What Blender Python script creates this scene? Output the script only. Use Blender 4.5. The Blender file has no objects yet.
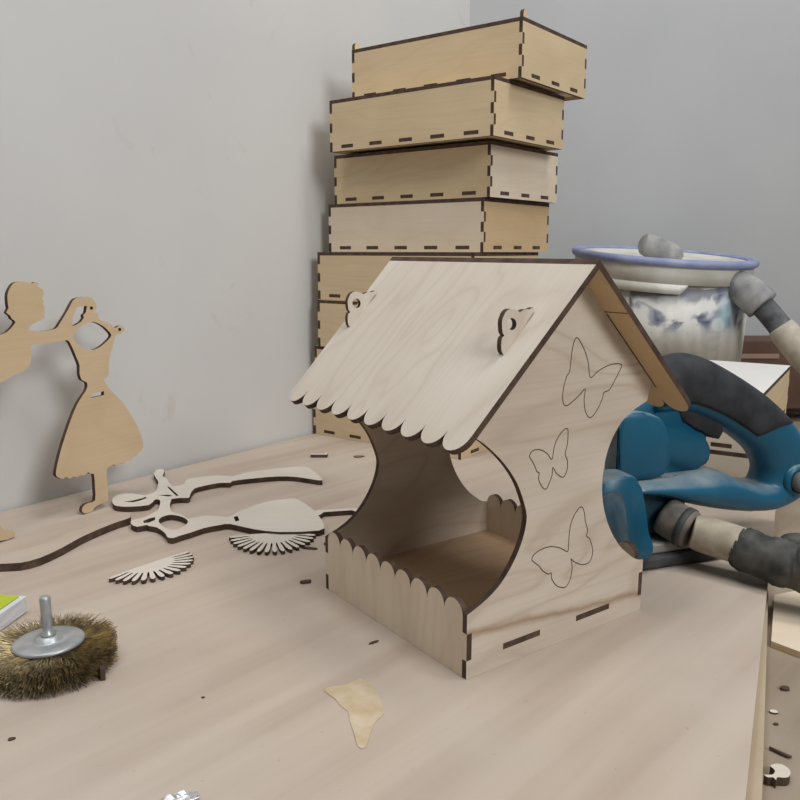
import bpy, bmesh, math, random
from mathutils import Vector, Matrix
R = math.radians
S = bpy.context.scene
COL = S.collection
random.seed(7)

# ------------------------------------------------------------------ camera
cam = bpy.data.cameras.new('camera'); camo = bpy.data.objects.new('camera', cam); COL.objects.link(camo)
camo.location = (0, 0, .27); camo.rotation_euler = (R(90 - 10.581), 0, 0)
cam.sensor_width = 36; cam.lens = 36 * 803 / 800; cam.clip_start = .01; cam.clip_end = 50
S.camera = camo
# ------------------------------------------------------------------ world, lights, exposure
w = bpy.data.worlds.new('world'); S.world = w; w.use_nodes = True
w.node_tree.nodes['Background'].inputs[0].default_value = (.93, .96, 1, 1)
w.node_tree.nodes['Background'].inputs[1].default_value = .15
def area(name, loc, target, sx, sy, power, colour):
    l = bpy.data.lights.new(name, 'AREA'); l.shape = 'RECTANGLE'; l.size = sx; l.size_y = sy; l.energy = power; l.color = colour
    o = bpy.data.objects.new(name, l); COL.objects.link(o); o.location = loc
    o.rotation_euler = (Vector(target) - Vector(loc)).to_track_quat('-Z', 'Y').to_euler()
area('ceiling_lamp', (.75, .45, 2.1), (.05, .75, 0), .35, 1.0, 15.5, (1, .985, .97))
area('ceiling_lamp_side', (-.42, .3, 2.2), (0, .7, .0), .35, 1.0, 13.5, (1, .985, .97))
area('front_fill', (1.3, -.9, 1.5), (0, .8, .15), .8, .8, 27, (1, .995, .98))  # added fill light with no seen source, lifts the upright faces
S.view_settings.view_transform = 'Standard'; S.view_settings.look = 'None'
S.view_settings.gamma = 1; S.view_settings.use_curve_mapping = False
S.view_settings.exposure = 0

# ------------------------------------------------------------------ materials
def srgb(r, g, b):
    f = lambda c: (c / 12.92 if c <= .04045 else ((c + .055) / 1.055) ** 2.4)
    return (f(r / 255), f(g / 255), f(b / 255), 1)
def mat(name, col, rough=.6, metal=0, spec=.3):
    m = bpy.data.materials.new(name); m.use_nodes = True
    b = m.node_tree.nodes['Principled BSDF']
    b.inputs['Base Color'].default_value = col; b.inputs['Roughness'].default_value = rough
    b.inputs['Metallic'].default_value = metal; b.inputs['Specular IOR Level'].default_value = spec
    return m
class NT:
    def __init__(s, m): s.t = m.node_tree; s.b = s.t.nodes['Principled BSDF']
    def n(s, t, **k):
        o = s.t.nodes.new(t)
        for a, v in k.items():
            if a.startswith('i_'):
                key = a[2:]; key = int(key) if key.isdigit() else key.replace('_', ' ')
                o.inputs[key].default_value = v
            else: setattr(o, a, v)
        return o
    def l(s, a, b): s.t.links.new(a, b)
    def ramp(s, src, stops):
        r = s.n('ShaderNodeValToRGB'); e = r.color_ramp.elements
        while len(e) < len(stops): e.new(.5)
        for i, (p, c) in enumerate(stops): e[i].position = p; e[i].color = c
        s.l(src, r.inputs[0]); return r.outputs[0]
    def mix(s, fac, a, b, mode='MIX'):
        m = s.n('ShaderNodeMix', data_type='RGBA', blend_type=mode)
        if isinstance(fac, (int, float)): m.inputs[0].default_value = fac
        else: s.l(fac, m.inputs[0])
        for k, v in ((6, a), (7, b)):
            if isinstance(v, tuple): m.inputs[k].default_value = v
            else: s.l(v, m.inputs[k])
        return m.outputs[2]
    def bump(s, src, strength, dist):
        b = s.n('ShaderNodeBump', i_Strength=strength, i_Distance=dist); s.l(src, b.inputs['Height']); s.l(b.outputs[0], s.b.inputs['Normal'])
def G1(v): return (v, v, v, 1)
def wood(name, light, dark, grain='X', fig=.5, size=1.0, rough=.62):
    m = mat(name, light, rough); k = NT(m)
    tc = k.n('ShaderNodeTexCoord'); oi = k.n('ShaderNodeObjectInfo')
    sh = k.n('ShaderNodeVectorMath', operation='SCALE'); sh.inputs[0].default_value = (3.1, 1.7, 2.3); k.l(oi.outputs['Random'], sh.inputs['Scale'])
    ad = k.n('ShaderNodeVectorMath', operation='ADD'); k.l(tc.outputs['Object'], ad.inputs[0]); k.l(sh.outputs[0], ad.inputs[1])
    def mp(a, b):
        q = k.n('ShaderNodeMapping'); q.inputs['Scale'].default_value = ((a, b, b) if grain == 'X' else (b, a, b)); k.l(ad.outputs[0], q.inputs[0]); return q.outputs[0]
    broad = k.n('ShaderNodeTexNoise', i_Scale=1.0, i_Detail=2.0, i_Distortion=.6); k.l(mp(3 / size, 11 / size), broad.inputs['Vector'])
    mul = k.n('ShaderNodeMath', operation='MULTIPLY'); mul.inputs[1].default_value = 11; k.l(broad.outputs[0], mul.inputs[0])
    fr = k.n('ShaderNodeMath', operation='PINGPONG'); fr.inputs[1].default_value = .5; k.l(mul.outputs[0], fr.inputs[0])
    line = k.ramp(fr.outputs[0], [(0, G1(1)), (.16, G1(.25)), (.45, G1(0))])
    fine = k.n('ShaderNodeTexNoise', i_Scale=1.0, i_Detail=3.0); k.l(mp(14 / size, 420 / size), fine.inputs['Vector'])
    blot = k.n('ShaderNodeTexNoise', i_Scale=1.0, i_Detail=3.0); k.l(mp(9 / size, 16 / size), blot.inputs['Vector'])
    c = k.mix(k.ramp(blot.outputs[0], [(.3, G1(0)), (.75, G1(.55))]), light, dark)
    f2 = k.n('ShaderNodeMath', operation='MULTIPLY'); f2.inputs[1].default_value = fig; k.l(line, f2.inputs[0])
    c = k.mix(f2.outputs[0], c, dark)
    f3 = k.ramp(fine.outputs[0], [(.45, G1(0)), (.8, G1(.3))]); c = k.mix(f3, c, dark)
    k.l(c, k.b.inputs['Base Color']); k.bump(fine.outputs[0], .12, .0005)
    return m
WROOF = wood('birch_pale', srgb(211, 203, 191), srgb(186, 172, 156), 'Y', .5)
WGABLE = wood('birch_gable', srgb(214, 203, 189), srgb(178, 159, 140), 'X', .5)
WFENCE = wood('birch_fence', srgb(226, 212, 192), srgb(200, 180, 156), 'Y', .3)
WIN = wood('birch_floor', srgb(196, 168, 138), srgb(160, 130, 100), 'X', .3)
WBOX = wood('birch_box', srgb(216, 196, 162), srgb(192, 168, 132), 'X', .25)
WBOXB = wood('birch_box_pale', srgb(222, 209, 190), srgb(204, 186, 162), 'X', .25)
WBOXC = wood('birch_box_warm', srgb(204, 178, 140), srgb(182, 152, 114), 'X', .2)
WDANCE = wood('birch_tan', srgb(206, 184, 152), srgb(186, 161, 126), 'X', .2)
WFLAT = wood('birch_flat', srgb(212, 206, 196), srgb(190, 181, 168), 'X', .15)
BURNT = mat('laser_burnt_edge', srgb(74, 58, 50), .8)
NTb = NT(BURNT); _n = NTb.n('ShaderNodeTexNoise', i_Scale=90.0, i_Detail=2.0); NTb.l(NTb.n('ShaderNodeTexCoord').outputs['Object'], _n.inputs['Vector'])
NTb.l(NTb.ramp(_n.outputs[0], [(.3, srgb(62, 48, 42)), (.7, srgb(92, 74, 62))]), BURNT.node_tree.nodes['Principled BSDF'].inputs['Base Color'])
def noisy(name, c1, c2, scale, rough=.6, metal=0, lo=.35, hi=.65, bump=0, stretch=None, spec=.3, detail=4.0):
    m = mat(name, c1, rough, metal, spec); k = NT(m); tc = k.n('ShaderNodeTexCoord'); src = tc.outputs['Object']
    if stretch: q = k.n('ShaderNodeMapping'); q.inputs['Scale'].default_value = stretch; k.l(src, q.inputs[0]); src = q.outputs[0]
    n = k.n('ShaderNodeTexNoise', i_Scale=scale, i_Detail=detail); k.l(src, n.inputs['Vector'])
    k.l(k.ramp(n.outputs[0], [(lo, c1), (hi, c2)]), k.b.inputs['Base Color'])
    if bump: k.bump(n.outputs[0], bump, .002)
    return m

# ------------------------------------------------------------------ object helpers
def link(name, data, parent=None, mx=None):
    o = bpy.data.objects.new(name, data); COL.objects.link(o)
    if parent: o.parent = parent
    if mx is not None: o.matrix_local = mx
    return o
def tag(o, label=None, cat=None, group=None, kind=None):
    for k_, v_ in (('label', label), ('category', cat), ('group', group), ('kind', kind)):
        if v_: o[k_] = v_
    return o
def empty(name, loc, rz=0): 
    o = bpy.data.objects.new(name, None); COL.objects.link(o); o.empty_display_size = .02
    o.location = loc; o.rotation_euler = (0, 0, rz); return o
def frame(o, x, y):
    x = Vector(x).normalized(); y = Vector(y).normalized(); z = x.cross(y)
    m = Matrix.Identity(4)
    for i, c in enumerate((x, y, z)):
        for j in range(3): m[j][i] = c[j]
    m.translation = Vector(o); return m
def smooth_loop(p, n=3, closed=True):
    out = []; N = len(p)
    for i in range(N if closed else N - 1):
        a, b, c, d = (p[(i + k) % N] if closed else p[min(max(i + k, 0), N - 1)] for k in (-1, 0, 1, 2))
        for j in range(n):
            t = j / n
            out.append(tuple(.5 * (2 * b[q] + (c[q] - a[q]) * t + (2 * a[q] - 5 * b[q] + 4 * c[q] - d[q]) * t * t + (3 * b[q] - a[q] - 3 * c[q] + d[q]) * t ** 3) for q in range(len(b))))
    if not closed: out.append(tuple(p[-1]))
    return out
def plate_mesh(name, loops, t, face, edge=None):
    """cut sheet: outer outline plus holes in local XY, thickness from z=0 back to z=-t, burnt edges"""
    cu = bpy.data.curves.new(name, 'CURVE'); cu.dimensions = '2D'; cu.fill_mode = 'BOTH'; cu.extrude = t / 2
    for lp in loops:
        s = cu.splines.new('POLY'); s.points.add(len(lp) - 1); s.use_cyclic_u = True
        for q, c in zip(s.points, lp): q.co = (c[0], c[1], 0, 1)
    o = bpy.data.objects.new(name, cu); COL.objects.link(o)
    dg = bpy.context.evaluated_depsgraph_get(); dg.update()
    me = bpy.data.meshes.new_from_object(o.evaluated_get(dg)); bpy.data.objects.remove(o); bpy.data.curves.remove(cu)
    bm = bmesh.new(); bm.from_mesh(me)
    bmesh.ops.remove_doubles(bm, verts=bm.verts, dist=1e-6)
    bmesh.ops.recalc_face_normals(bm, faces=bm.faces)
    for v_ in bm.verts: v_.co.z -= t / 2
    for f in bm.faces: f.smooth = False
    ids = [0 if abs(f.normal.z) > .5 else 1 for f in bm.faces]
    bm.to_mesh(me); bm.free(); me.name = name
    me.materials.clear(); me.materials.append(face); me.materials.append(edge or BURNT)
    me.polygons.foreach_set('material_index', ids); me.update()
    return me
def plate(name, loops, t, face, parent=None, mx=None, edge=None):
    return link(name, plate_mesh(name, loops, t, face, edge), parent, mx)
def rect(x0, y0, x1, y1): return [(x0, y0), (x1, y0), (x1, y1), (x0, y1)]
def bm_obj(name, bm, m, parent=None, mx=None, sm=True):
    me = bpy.data.meshes.new(name); bmesh.ops.recalc_face_normals(bm, faces=bm.faces)
    for f in bm.faces: f.smooth = sm
    bm.to_mesh(me); bm.free(); me.materials.append(m); return link(name, me, parent, mx)
def loft(name, rings, m, parent=None, mx=None, closed=False, cap=True, sm=True):
    bm = bmesh.new(); V_ = [[bm.verts.new(p) for p in r] for r in rings]; n = len(V_)
    for i in range(n if closed else n - 1):
        a, b = V_[i], V_[(i + 1) % n]; k_ = len(a)
        for j in range(k_): bm.faces.new((a[j], a[(j + 1) % k_], b[(j + 1) % k_], b[j]))
    if cap and not closed: bm.faces.new(V_[0]); bm.faces.new(V_[-1])
    return bm_obj(name, bm, m, parent, mx, sm)
def tube(name, pts, rad, m, parent=None, mx=None, seg=16, sub=4, wob=0):
    """round tube along a smoothed path; rad is one number or one per point"""
    if not isinstance(rad, (list, tuple)): rad = [rad] * len(pts)
    P = smooth_loop([tuple(p) + (r,) for p, r in zip(pts, rad)], sub, False) if sub > 1 else [tuple(p) + (r,) for p, r in zip(pts, rad)]
    rings = []; up = None
    for i, p in enumerate(P):
        a = Vector(P[max(i - 1, 0)][:3]); b = Vector(P[min(i + 1, len(P) - 1)][:3]); t = (b - a).normalized()
        if up is None: up = t.orthogonal().normalized()
        up = (up - t * up.dot(t)).normalized(); s = t.cross(up)
        rings.append([Vector(p[:3]) + (up * math.cos(q) + s * math.sin(q)) * p[3] * (1 + random.uniform(-wob, wob)) for q in [2 * math.pi * j / seg for j in range(seg)]])
    return loft(name, rings, m, parent, mx)
def lathe(name, prof, m, parent=None, mx=None, seg=48, closed=False):
    rings = []
    for q in range(seg):
        a = 2 * math.pi * q / seg; rings.append([Vector((r * math.cos(a), r * math.sin(a), z)) for r, z in prof])
    bm = bmesh.new(); V_ = [[bm.verts.new(p) for p in r] for r in rings]; k_ = len(prof)
    for i in range(seg):
        a, b = V_[i], V_[(i + 1) % seg]
        for j in range(k_ if closed else k_ - 1): bm.faces.new((a[j], b[j], b[(j + 1) % k_], a[(j + 1) % k_]))
    bmesh.ops.remove_doubles(bm, verts=bm.verts, dist=1e-6)
    o = bm_obj(name, bm, m, parent, mx)
    return o
def block(name, x0, y0, z0, x1, y1, z1, m, parent=None, mx=None, bev=0, seg=2, sm=False):
    bm = bmesh.new(); bmesh.ops.create_cube(bm, size=1)
    for v_ in bm.verts: v_.co = Vector((x0 + (v_.co.x + .5) * (x1 - x0), y0 + (v_.co.y + .5) * (y1 - y0), z0 + (v_.co.z + .5) * (z1 - z0)))
    if bev: bmesh.ops.bevel(bm, geom=bm.edges[:], offset=bev, segments=seg, affect='EDGES', profile=.5)
    return bm_obj(name, bm, m, parent, mx, sm or bev > .004)
def prism(name, outline, y0, y1, m, parent=None, mx=None, bev=.003, sm=True):
    """outline in local XZ pushed along Y with rounded rims"""
    bm = bmesh.new(); a = [bm.verts.new((x, y0, z)) for x, z in outline]; b = [bm.verts.new((x, y1, z)) for x, z in outline]; n = len(a)
    f0 = bm.faces.new(a); f1 = bm.faces.new(b)
    for i in range(n): bm.faces.new((a[i], a[(i + 1) % n], b[(i + 1) % n], b[i]))
    if bev: bmesh.ops.bevel(bm, geom=list(f0.edges) + list(f1.edges), offset=bev, segments=3, affect='EDGES', profile=.5)
    return bm_obj(name, bm, m, parent, mx, sm)

# ---- cut-out outlines in metres, each in its own sheet's plane
ENGRAVE_0 = [(0.1053, 0.1858), (0.1024, 0.1972), (0.0972, 0.2068), (0.0915, 0.2132), (0.0885, 0.2119), (0.0867, 0.2057), (0.0858, 0.1985), (0.0849, 0.1913), (0.0825, 0.1888), (0.0802, 0.1827), (0.0793, 0.1754), (0.0809, 0.1698), (0.0849, 0.1693), (0.0913, 0.1723), (0.0965, 0.1755), (0.1009, 0.1784), (0.1002, 0.1713), (0.1018, 0.1636), (0.1057, 0.1584), (0.1098, 0.1589), (0.1151, 0.1640), (0.1189, 0.1703), (0.1200, 0.1740), (0.1256, 0.1753), (0.1309, 0.1815), (0.1362, 0.1888), (0.1374, 0.1915), (0.1329, 0.1929), (0.1244, 0.1926), (0.1161, 0.1905), (0.1107, 0.1881)]
ENGRAVE_1 = [(0.0706, 0.1345), (0.0667, 0.1389), (0.0603, 0.1424), (0.0541, 0.1430), (0.0512, 0.1412), (0.0507, 0.1390), (0.0534, 0.1356), (0.0556, 0.1323), (0.0578, 0.1281), (0.0599, 0.1270), (0.0595, 0.1233), (0.0613, 0.1192), (0.0646, 0.1155), (0.0674, 0.1150), (0.0697, 0.1185), (0.0720, 0.1235), (0.0724, 0.1288), (0.0758, 0.1244), (0.0814, 0.1204), (0.0846, 0.1214), (0.0865, 0.1258), (0.0862, 0.1313), (0.0838, 0.1363), (0.0856, 0.1422), (0.0859, 0.1483), (0.0855, 0.1527), (0.0829, 0.1533), (0.0787, 0.1508), (0.0747, 0.1461), (0.0728, 0.1410), (0.0720, 0.1358)]
ENGRAVE_2 = [(0.0898, 0.0660), (0.0830, 0.0700), (0.0741, 0.0731), (0.0655, 0.0735), (0.0582, 0.0716), (0.0556, 0.0683), (0.0585, 0.0653), (0.0629, 0.0618), (0.0662, 0.0578), (0.0718, 0.0540), (0.0746, 0.0542), (0.0752, 0.0499), (0.0799, 0.0439), (0.0856, 0.0408), (0.0901, 0.0404), (0.0937, 0.0445), (0.0952, 0.0508), (0.0949, 0.0558), (0.0938, 0.0599), (0.0971, 0.0569), (0.1054, 0.0528), (0.1124, 0.0525), (0.1153, 0.0560), (0.1159, 0.0618), (0.1125, 0.0700), (0.1088, 0.0733), (0.1097, 0.0773), (0.1069, 0.0844), (0.1054, 0.0913), (0.1028, 0.0955), (0.0994, 0.0949), (0.0952, 0.0909), (0.0921, 0.0850), (0.0910, 0.0780), (0.0907, 0.0699)]
TAB = [(0.0521, 0.2326), (0.0478, 0.2336), (0.0436, 0.2337), (0.0402, 0.2322), (0.0381, 0.2333), (0.0346, 0.2343), (0.0312, 0.2345), (0.0282, 0.2329), (0.0266, 0.2305), (0.0255, 0.2281), (0.0253, 0.2256), (0.0256, 0.2227), (0.0262, 0.2201), (0.0276, 0.2185), (0.0261, 0.2177), (0.0253, 0.2157), (0.0251, 0.2128), (0.0254, 0.2097), (0.0264, 0.2077), (0.0281, 0.2065), (0.0296, 0.2070)]
TAB_HOLE = [(0.0375, 0.2251), (0.0370, 0.2232), (0.0356, 0.2219), (0.0337, 0.2215), (0.0317, 0.2221), (0.0302, 0.2236), (0.0296, 0.2255), (0.0301, 0.2274), (0.0315, 0.2287), (0.0334, 0.2291), (0.0354, 0.2285), (0.0369, 0.2270)]
DANCER = [(-0.0644, 0.1939), (-0.0539, 0.2025), (-0.0570, 0.2060), (-0.0585, 0.2094), (-0.0617, 0.2124), (-0.0591, 0.2160), (-0.0591, 0.2198), (-0.0588, 0.2253), (-0.0575, 0.2309), (-0.0530, 0.2372), (-0.0478, 0.2403), (-0.0389, 0.2405), (-0.0306, 0.2383), (-0.0277, 0.2395), (-0.0235, 0.2380), (-0.0255, 0.2357), (-0.0205, 0.2321), (-0.0195, 0.2272), (-0.0223, 0.2235), (-0.0206, 0.2200), (-0.0224, 0.2186), (-0.0208, 0.2146), (-0.0229, 0.2040), (-0.0304, 0.2016), (-0.0380, 0.1984), (-0.0413, 0.1943), (-0.0285, 0.1922), (-0.0120, 0.1928), (-0.0055, 0.1982), (0.0056, 0.2105), (0.0129, 0.2196), (0.0193, 0.2223), (0.0316, 0.2224), (0.0380, 0.2193), (0.0411, 0.2124), (0.0397, 0.2088), (0.0362, 0.2065), (0.0420, 0.2045), (0.0413, 0.1995), (0.0500, 0.1947), (0.0580, 0.1914), (0.0615, 0.1877), (0.0678, 0.1899), (0.0729, 0.1876), (0.0735, 0.1840), (0.0676, 0.1810), (0.0621, 0.1806), (0.0577, 0.1725), (0.0488, 0.1541), (0.0460, 0.1388), (0.0396, 0.1353), (0.0410, 0.1307), (0.0480, 0.1208), (0.0597, 0.1081), (0.0687, 0.0932), (0.0775, 0.0759), (0.0818, 0.0614), (0.0814, 0.0524), (0.0781, 0.0491), (0.0743, 0.0482), (0.0704, 0.0451), (0.0661, 0.0452), (0.0628, 0.0417), (0.0574, 0.0427), (0.0529, 0.0404), (0.0484, 0.0421), (0.0434, 0.0406), (0.0384, 0.0429), (0.0342, 0.0414), (0.0301, 0.0404), (0.0285, 0.0288), (0.0267, 0.0072), (0.0173, 0.0054), (0.0080, 0.0031), (0.0063, -0.0002), (-0.0025, 0.0002), (-0.0069, 0.0036), (-0.0050, 0.0084), (0.0015, 0.0104), (0.0104, 0.0106), (0.0123, 0.0242), (0.0130, 0.0381), (0.0094, 0.0396), (0.0060, 0.0421), (0.0014, 0.0403), (-0.0034, 0.0416), (-0.0079, 0.0400), (-0.0118, 0.0420), (-0.0162, 0.0408), (-0.0206, 0.0436), (-0.0243, 0.0426), (-0.0275, 0.0443), (-0.0307, 0.0467), (-0.0311, 0.0519), (-0.0240, 0.0688), (-0.0143, 0.0873), (-0.0019, 0.1078), (0.0070, 0.1187), (0.0133, 0.1245), (0.0171, 0.1291), (0.0179, 0.1348), (0.0122, 0.1382), (0.0103, 0.1453), (0.0114, 0.1534), (0.0088, 0.1622), (0.0033, 0.1778), (-0.0022, 0.1807), (-0.0155, 0.1797), (-0.0390, 0.1801), (-0.0414, 0.1745), (-0.0428, 0.1649), (-0.0458, 0.1590), (-0.0550, 0.1548), (-0.0618, 0.1538), (-0.0708, 0.1498), (-0.0819, 0.1462), (-0.0893, 0.1361), (-0.0993, 0.1080), (-0.1041, 0.0620), (-0.1026, 0.0311), (-0.0966, 0.0177), (-0.0935, 0.0109), (-0.0839, 0.0060), (-0.0834, 0.0019), (-0.0909, 0.0003), (-0.1038, 0.0025), (-0.1260, 0.0040), (-0.1488, 0.0188), (-0.1513, 0.0559), (-0.1385, 0.1067), (-0.1201, 0.1527), (-0.1059, 0.1805), (-0.0893, 0.1897), (-0.0752, 0.1921)]
DANCER_NECK = [(0.0078, 0.1839), (0.0148, 0.1907), (0.0253, 0.1954), (0.0354, 0.1961), (0.0455, 0.1916), (0.0519, 0.1858), (0.0555, 0.1804), (0.0493, 0.1749), (0.0379, 0.1691), (0.0276, 0.1677), (0.0181, 0.1712), (0.0109, 0.1771)]
DANCER_SLOT = [(0.0211, 0.1223), (0.0378, 0.1229), (0.0372, 0.1187), (0.0205, 0.1181)]
DANCER_LOOP = [(0.0290, 0.2131), (0.0180, 0.2133), (0.0135, 0.2085), (0.0083, 0.1977), (0.0081, 0.1941), (0.0129, 0.1948), (0.0194, 0.1975), (0.0234, 0.2011), (0.0232, 0.2042), (0.0268, 0.2066)]
DANCER_CURL = [(0.0698, 0.1854), (0.0688, 0.1841), (0.0670, 0.1838), (0.0652, 0.1845), (0.0647, 0.1858), (0.0656, 0.1870), (0.0675, 0.1874), (0.0692, 0.1867)]
DANCER_HOOK = [(0.0362, 0.2105), (0.0354, 0.2093), (0.0338, 0.2089), (0.0324, 0.2095), (0.0319, 0.2108), (0.0327, 0.2120), (0.0343, 0.2124), (0.0357, 0.2118)]
LYING = [(-0.0807, 0.0658), (-0.0733, 0.0510), (-0.0642, 0.0459), (-0.0536, 0.0453), (-0.0365, 0.0510), (-0.0359, 0.0700), (-0.0294, 0.0665), (-0.0244, 0.0476), (-0.0226, 0.0328), (-0.0275, 0.0153), (-0.0318, 0.0085), (-0.0389, 0.0030), (-0.0357, -0.0089), (-0.0273, -0.0167), (-0.0201, -0.0118), (-0.0163, -0.0147), (-0.0072, -0.0190), (0.0050, -0.0344), (0.0103, -0.0453), (0.0163, -0.0479), (0.0211, -0.0415), (0.0292, -0.0328), (0.0386, -0.0205), (0.0522, -0.0118), (0.0618, -0.0089), (0.0864, -0.0233), (0.1137, -0.0317), (0.1504, -0.0275), (0.1537, -0.0118), (0.1448, 0.0184), (0.1353, 0.0409), (0.1194, 0.0683), (0.1090, 0.0736), (0.0832, 0.0599), (0.0613, 0.0279), (0.0549, 0.0122), (0.0327, 0.0168), (0.0160, 0.0073), (0.0103, 0.0153), (-0.0008, 0.0247), (-0.0085, 0.0328), (-0.0186, 0.0718), (-0.0017, 0.0754), (-0.0024, 0.0863), (-0.0037, 0.1088), (0.0048, 0.1206), (0.0203, 0.1326), (0.0324, 0.1326), (0.0336, 0.1408), (0.0573, 0.1516), (0.0832, 0.1593), (0.1036, 0.1576), (0.1236, 0.1479), (0.1374, 0.1428), (0.1300, 0.1662), (0.1157, 0.1977), (0.1003, 0.2024), (0.0714, 0.1931), (0.0420, 0.1768), (0.0298, 0.1597), (0.0098, 0.1641), (-0.0209, 0.1491), (-0.0195, 0.1285), (-0.0317, 0.1206), (-0.0455, 0.1491), (-0.0545, 0.1619), (-0.0591, 0.1862), (-0.0685, 0.1931), (-0.0677, 0.1706), (-0.0536, 0.1408), (-0.0488, 0.1245), (-0.0441, 0.1012), (-0.0484, 0.0899), (-0.0522, 0.0844), (-0.0672, 0.0918), (-0.0804, 0.0899), (-0.0831, 0.0790)]
LYING_NECK = [(-0.0114, 0.0000), (-0.0115, 0.0122), (-0.0038, 0.0190), (0.0099, 0.0112), (0.0186, -0.0030), (0.0162, -0.0199), (0.0085, -0.0250), (-0.0023, -0.0159)]
LYING_LOOP = [(-0.0268, 0.0000), (-0.0231, 0.0076), (-0.0185, 0.0122), (-0.0158, 0.0030), (-0.0194, -0.0045), (-0.0239, -0.0060)]
LYING_SLOT = [(0.0603, 0.0128), (0.0638, 0.0153), (0.0686, 0.0015), (0.0652, -0.0015)]
LYING_S1 = [(-0.0665, 0.0620), (-0.0584, 0.0665), (-0.0512, 0.0743), (-0.0486, 0.0797), (-0.0465, 0.0747), (-0.0507, 0.0658), (-0.0564, 0.0602)]
LYING_S2 = [(-0.0370, 0.1194), (-0.0322, 0.1143), (-0.0145, 0.0844), (-0.0160, 0.0819), (-0.0318, 0.1088)]
LYING_S3 = [(-0.0372, 0.0855), (-0.0267, 0.0870), (-0.0200, 0.0826), (-0.0248, 0.0804)]
BAND = [(-0.0553, -0.0489), (-0.0344, -0.0401), (-0.0184, -0.0378), (-0.0064, -0.0264), (0.0028, -0.0025), (0.0089, 0.0231), (0.0185, 0.0478), (0.0287, 0.0681), (0.0365, 0.0802), (0.0293, 0.0958), (0.0153, 0.0895), (0.0023, 0.0651), (-0.0107, 0.0258), (-0.0259, -0.0025), (-0.0480, -0.0123), (-0.0720, -0.0170)]
STAIN = [(-0.0207, 0.0260), (-0.0161, 0.0307), (-0.0063, 0.0335), (0.0010, 0.0402), (0.0063, 0.0345), (0.0117, 0.0251), (0.0157, 0.0117), (0.0171, 0.0010), (0.0126, -0.0072), (0.0096, -0.0189), (0.0078, -0.0320), (0.0034, -0.0312), (0.0005, -0.0189), (-0.0025, -0.0072), (-0.0043, 0.0031), (-0.0096, 0.0095), (-0.0125, 0.0161)]
SKULL = [(-0.0025, 0.0045), (0.0011, 0.0063), (0.0047, 0.0059), (0.0066, 0.0027), (0.0066, -0.0009), (0.0037, -0.0052), (0.0004, -0.0061), (-0.0032, -0.0057), (-0.0049, -0.0082), (-0.0054, -0.0057), (-0.0083, -0.0058), (-0.0095, -0.0035), (-0.0064, -0.0035), (-0.0042, -0.0031), (-0.0019, -0.0004), (-0.0018, 0.0022)]

# ------------------------------------------------------------------ the room
WALL = noisy('wall_plaster', srgb(203, 203, 202), srgb(210, 210, 209), 5, .8, 0, .3, .7, 0, None, .2)
k = NT(WALL); tc = k.n('ShaderNodeTexCoord')
n1 = k.n('ShaderNodeTexNoise', i_Scale=3.0, i_Detail=6.0); k.l(tc.outputs['Object'], n1.inputs['Vector'])
n2 = k.n('ShaderNodeTexNoise', i_Scale=14.0, i_Detail=5.0, i_Distortion=1.5); k.l(tc.outputs['Object'], n2.inputs['Vector'])
c = k.ramp(n1.outputs[0], [(.3, srgb(200, 200, 200)), (.7, srgb(209, 209, 208))])
c = k.mix(k.ramp(n2.outputs[0], [(.66, G1(0)), (.78, G1(.35))]), c, srgb(178, 170, 160))
k.l(c, k.b.inputs['Base Color']); k.bump(n1.outputs[0], .25, .004)
WALLB = noisy('wall_plaster_shaded', srgb(173, 175, 177), srgb(180, 182, 184), 4, .8, 0, .3, .7, .2, None, .2)  # the back wall's dimmer, cooler light is put into its base colour
def wall(name, p, q, h=2.5, z=-.9, th=.06, m=WALL):
    p, q = Vector(p), Vector(q); d = (q - p).normalized(); n = Vector((-d.y, d.x)); L = (q - p).length
    o = block(name, 0, 0, 0, L, th, h - z, m, None, frame((p.x, p.y, z), (d.x, d.y, 0), (n.x, n.y, 0)))
    tag(o, kind='structure'); return o
CO = Vector((.1215, 1.497)); WD = Vector((.62, .785)).normalized()
p0 = CO - WD * 1.9
wall('wall_left', p0, CO)
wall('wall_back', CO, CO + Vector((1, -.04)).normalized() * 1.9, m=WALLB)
fl = block('floor', -2.2, -1.2, -.95, 2.6, 2.2, -.9, noisy('floor_concrete', srgb(150, 146, 140), srgb(120, 116, 110), 4, .8), None); tag(fl, kind='structure')

GR = 47
# workbench: low table, a backing sheet, and the plywood sheet everything stands on
def ground_sheet(name, pts, z, t, m, edge):
    return plate(name, [pts], t, m, None, Matrix.Translation((0, 0, z)), edge)
def sheet_mat(name, a, b, d, dustscale=7):
    m = mat(name, a, .6); k = NT(m); tc = k.n('ShaderNodeTexCoord')
    q0 = k.n('ShaderNodeMapping'); q0.inputs['Rotation'].default_value = (0, 0, R(-GR)); k.l(tc.outputs['Object'], q0.inputs[0])
    q = k.n('ShaderNodeMapping'); q.inputs['Scale'].default_value = (2.0, 34, 1); k.l(q0.outputs[0], q.inputs[0])
    g = k.n('ShaderNodeTexNoise', i_Scale=1.0, i_Detail=4.0, i_Distortion=.4); k.l(q.outputs[0], g.inputs['Vector'])
    s = k.n('ShaderNodeTexNoise', i_Scale=dustscale, i_Detail=6.0); k.l(tc.outputs['Object'], s.inputs['Vector'])
    f = k.n('ShaderNodeTexNoise', i_Scale=240.0, i_Detail=2.0); k.l(tc.outputs['Object'], f.inputs['Vector'])
    c = k.mix(k.ramp(g.outputs[0], [(.38, G1(0)), (.66, G1(1))]), a, b)
    c = k.mix(k.ramp(s.outputs[0], [(.45, G1(0)), (.75, G1(.8))]), c, d)
    c = k.mix(k.ramp(f.outputs[0], [(.7, G1(0)), (.8, G1(.35))]), c, srgb(130, 108, 90))
    k.l(c, k.b.inputs['Base Color']); return m
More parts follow.
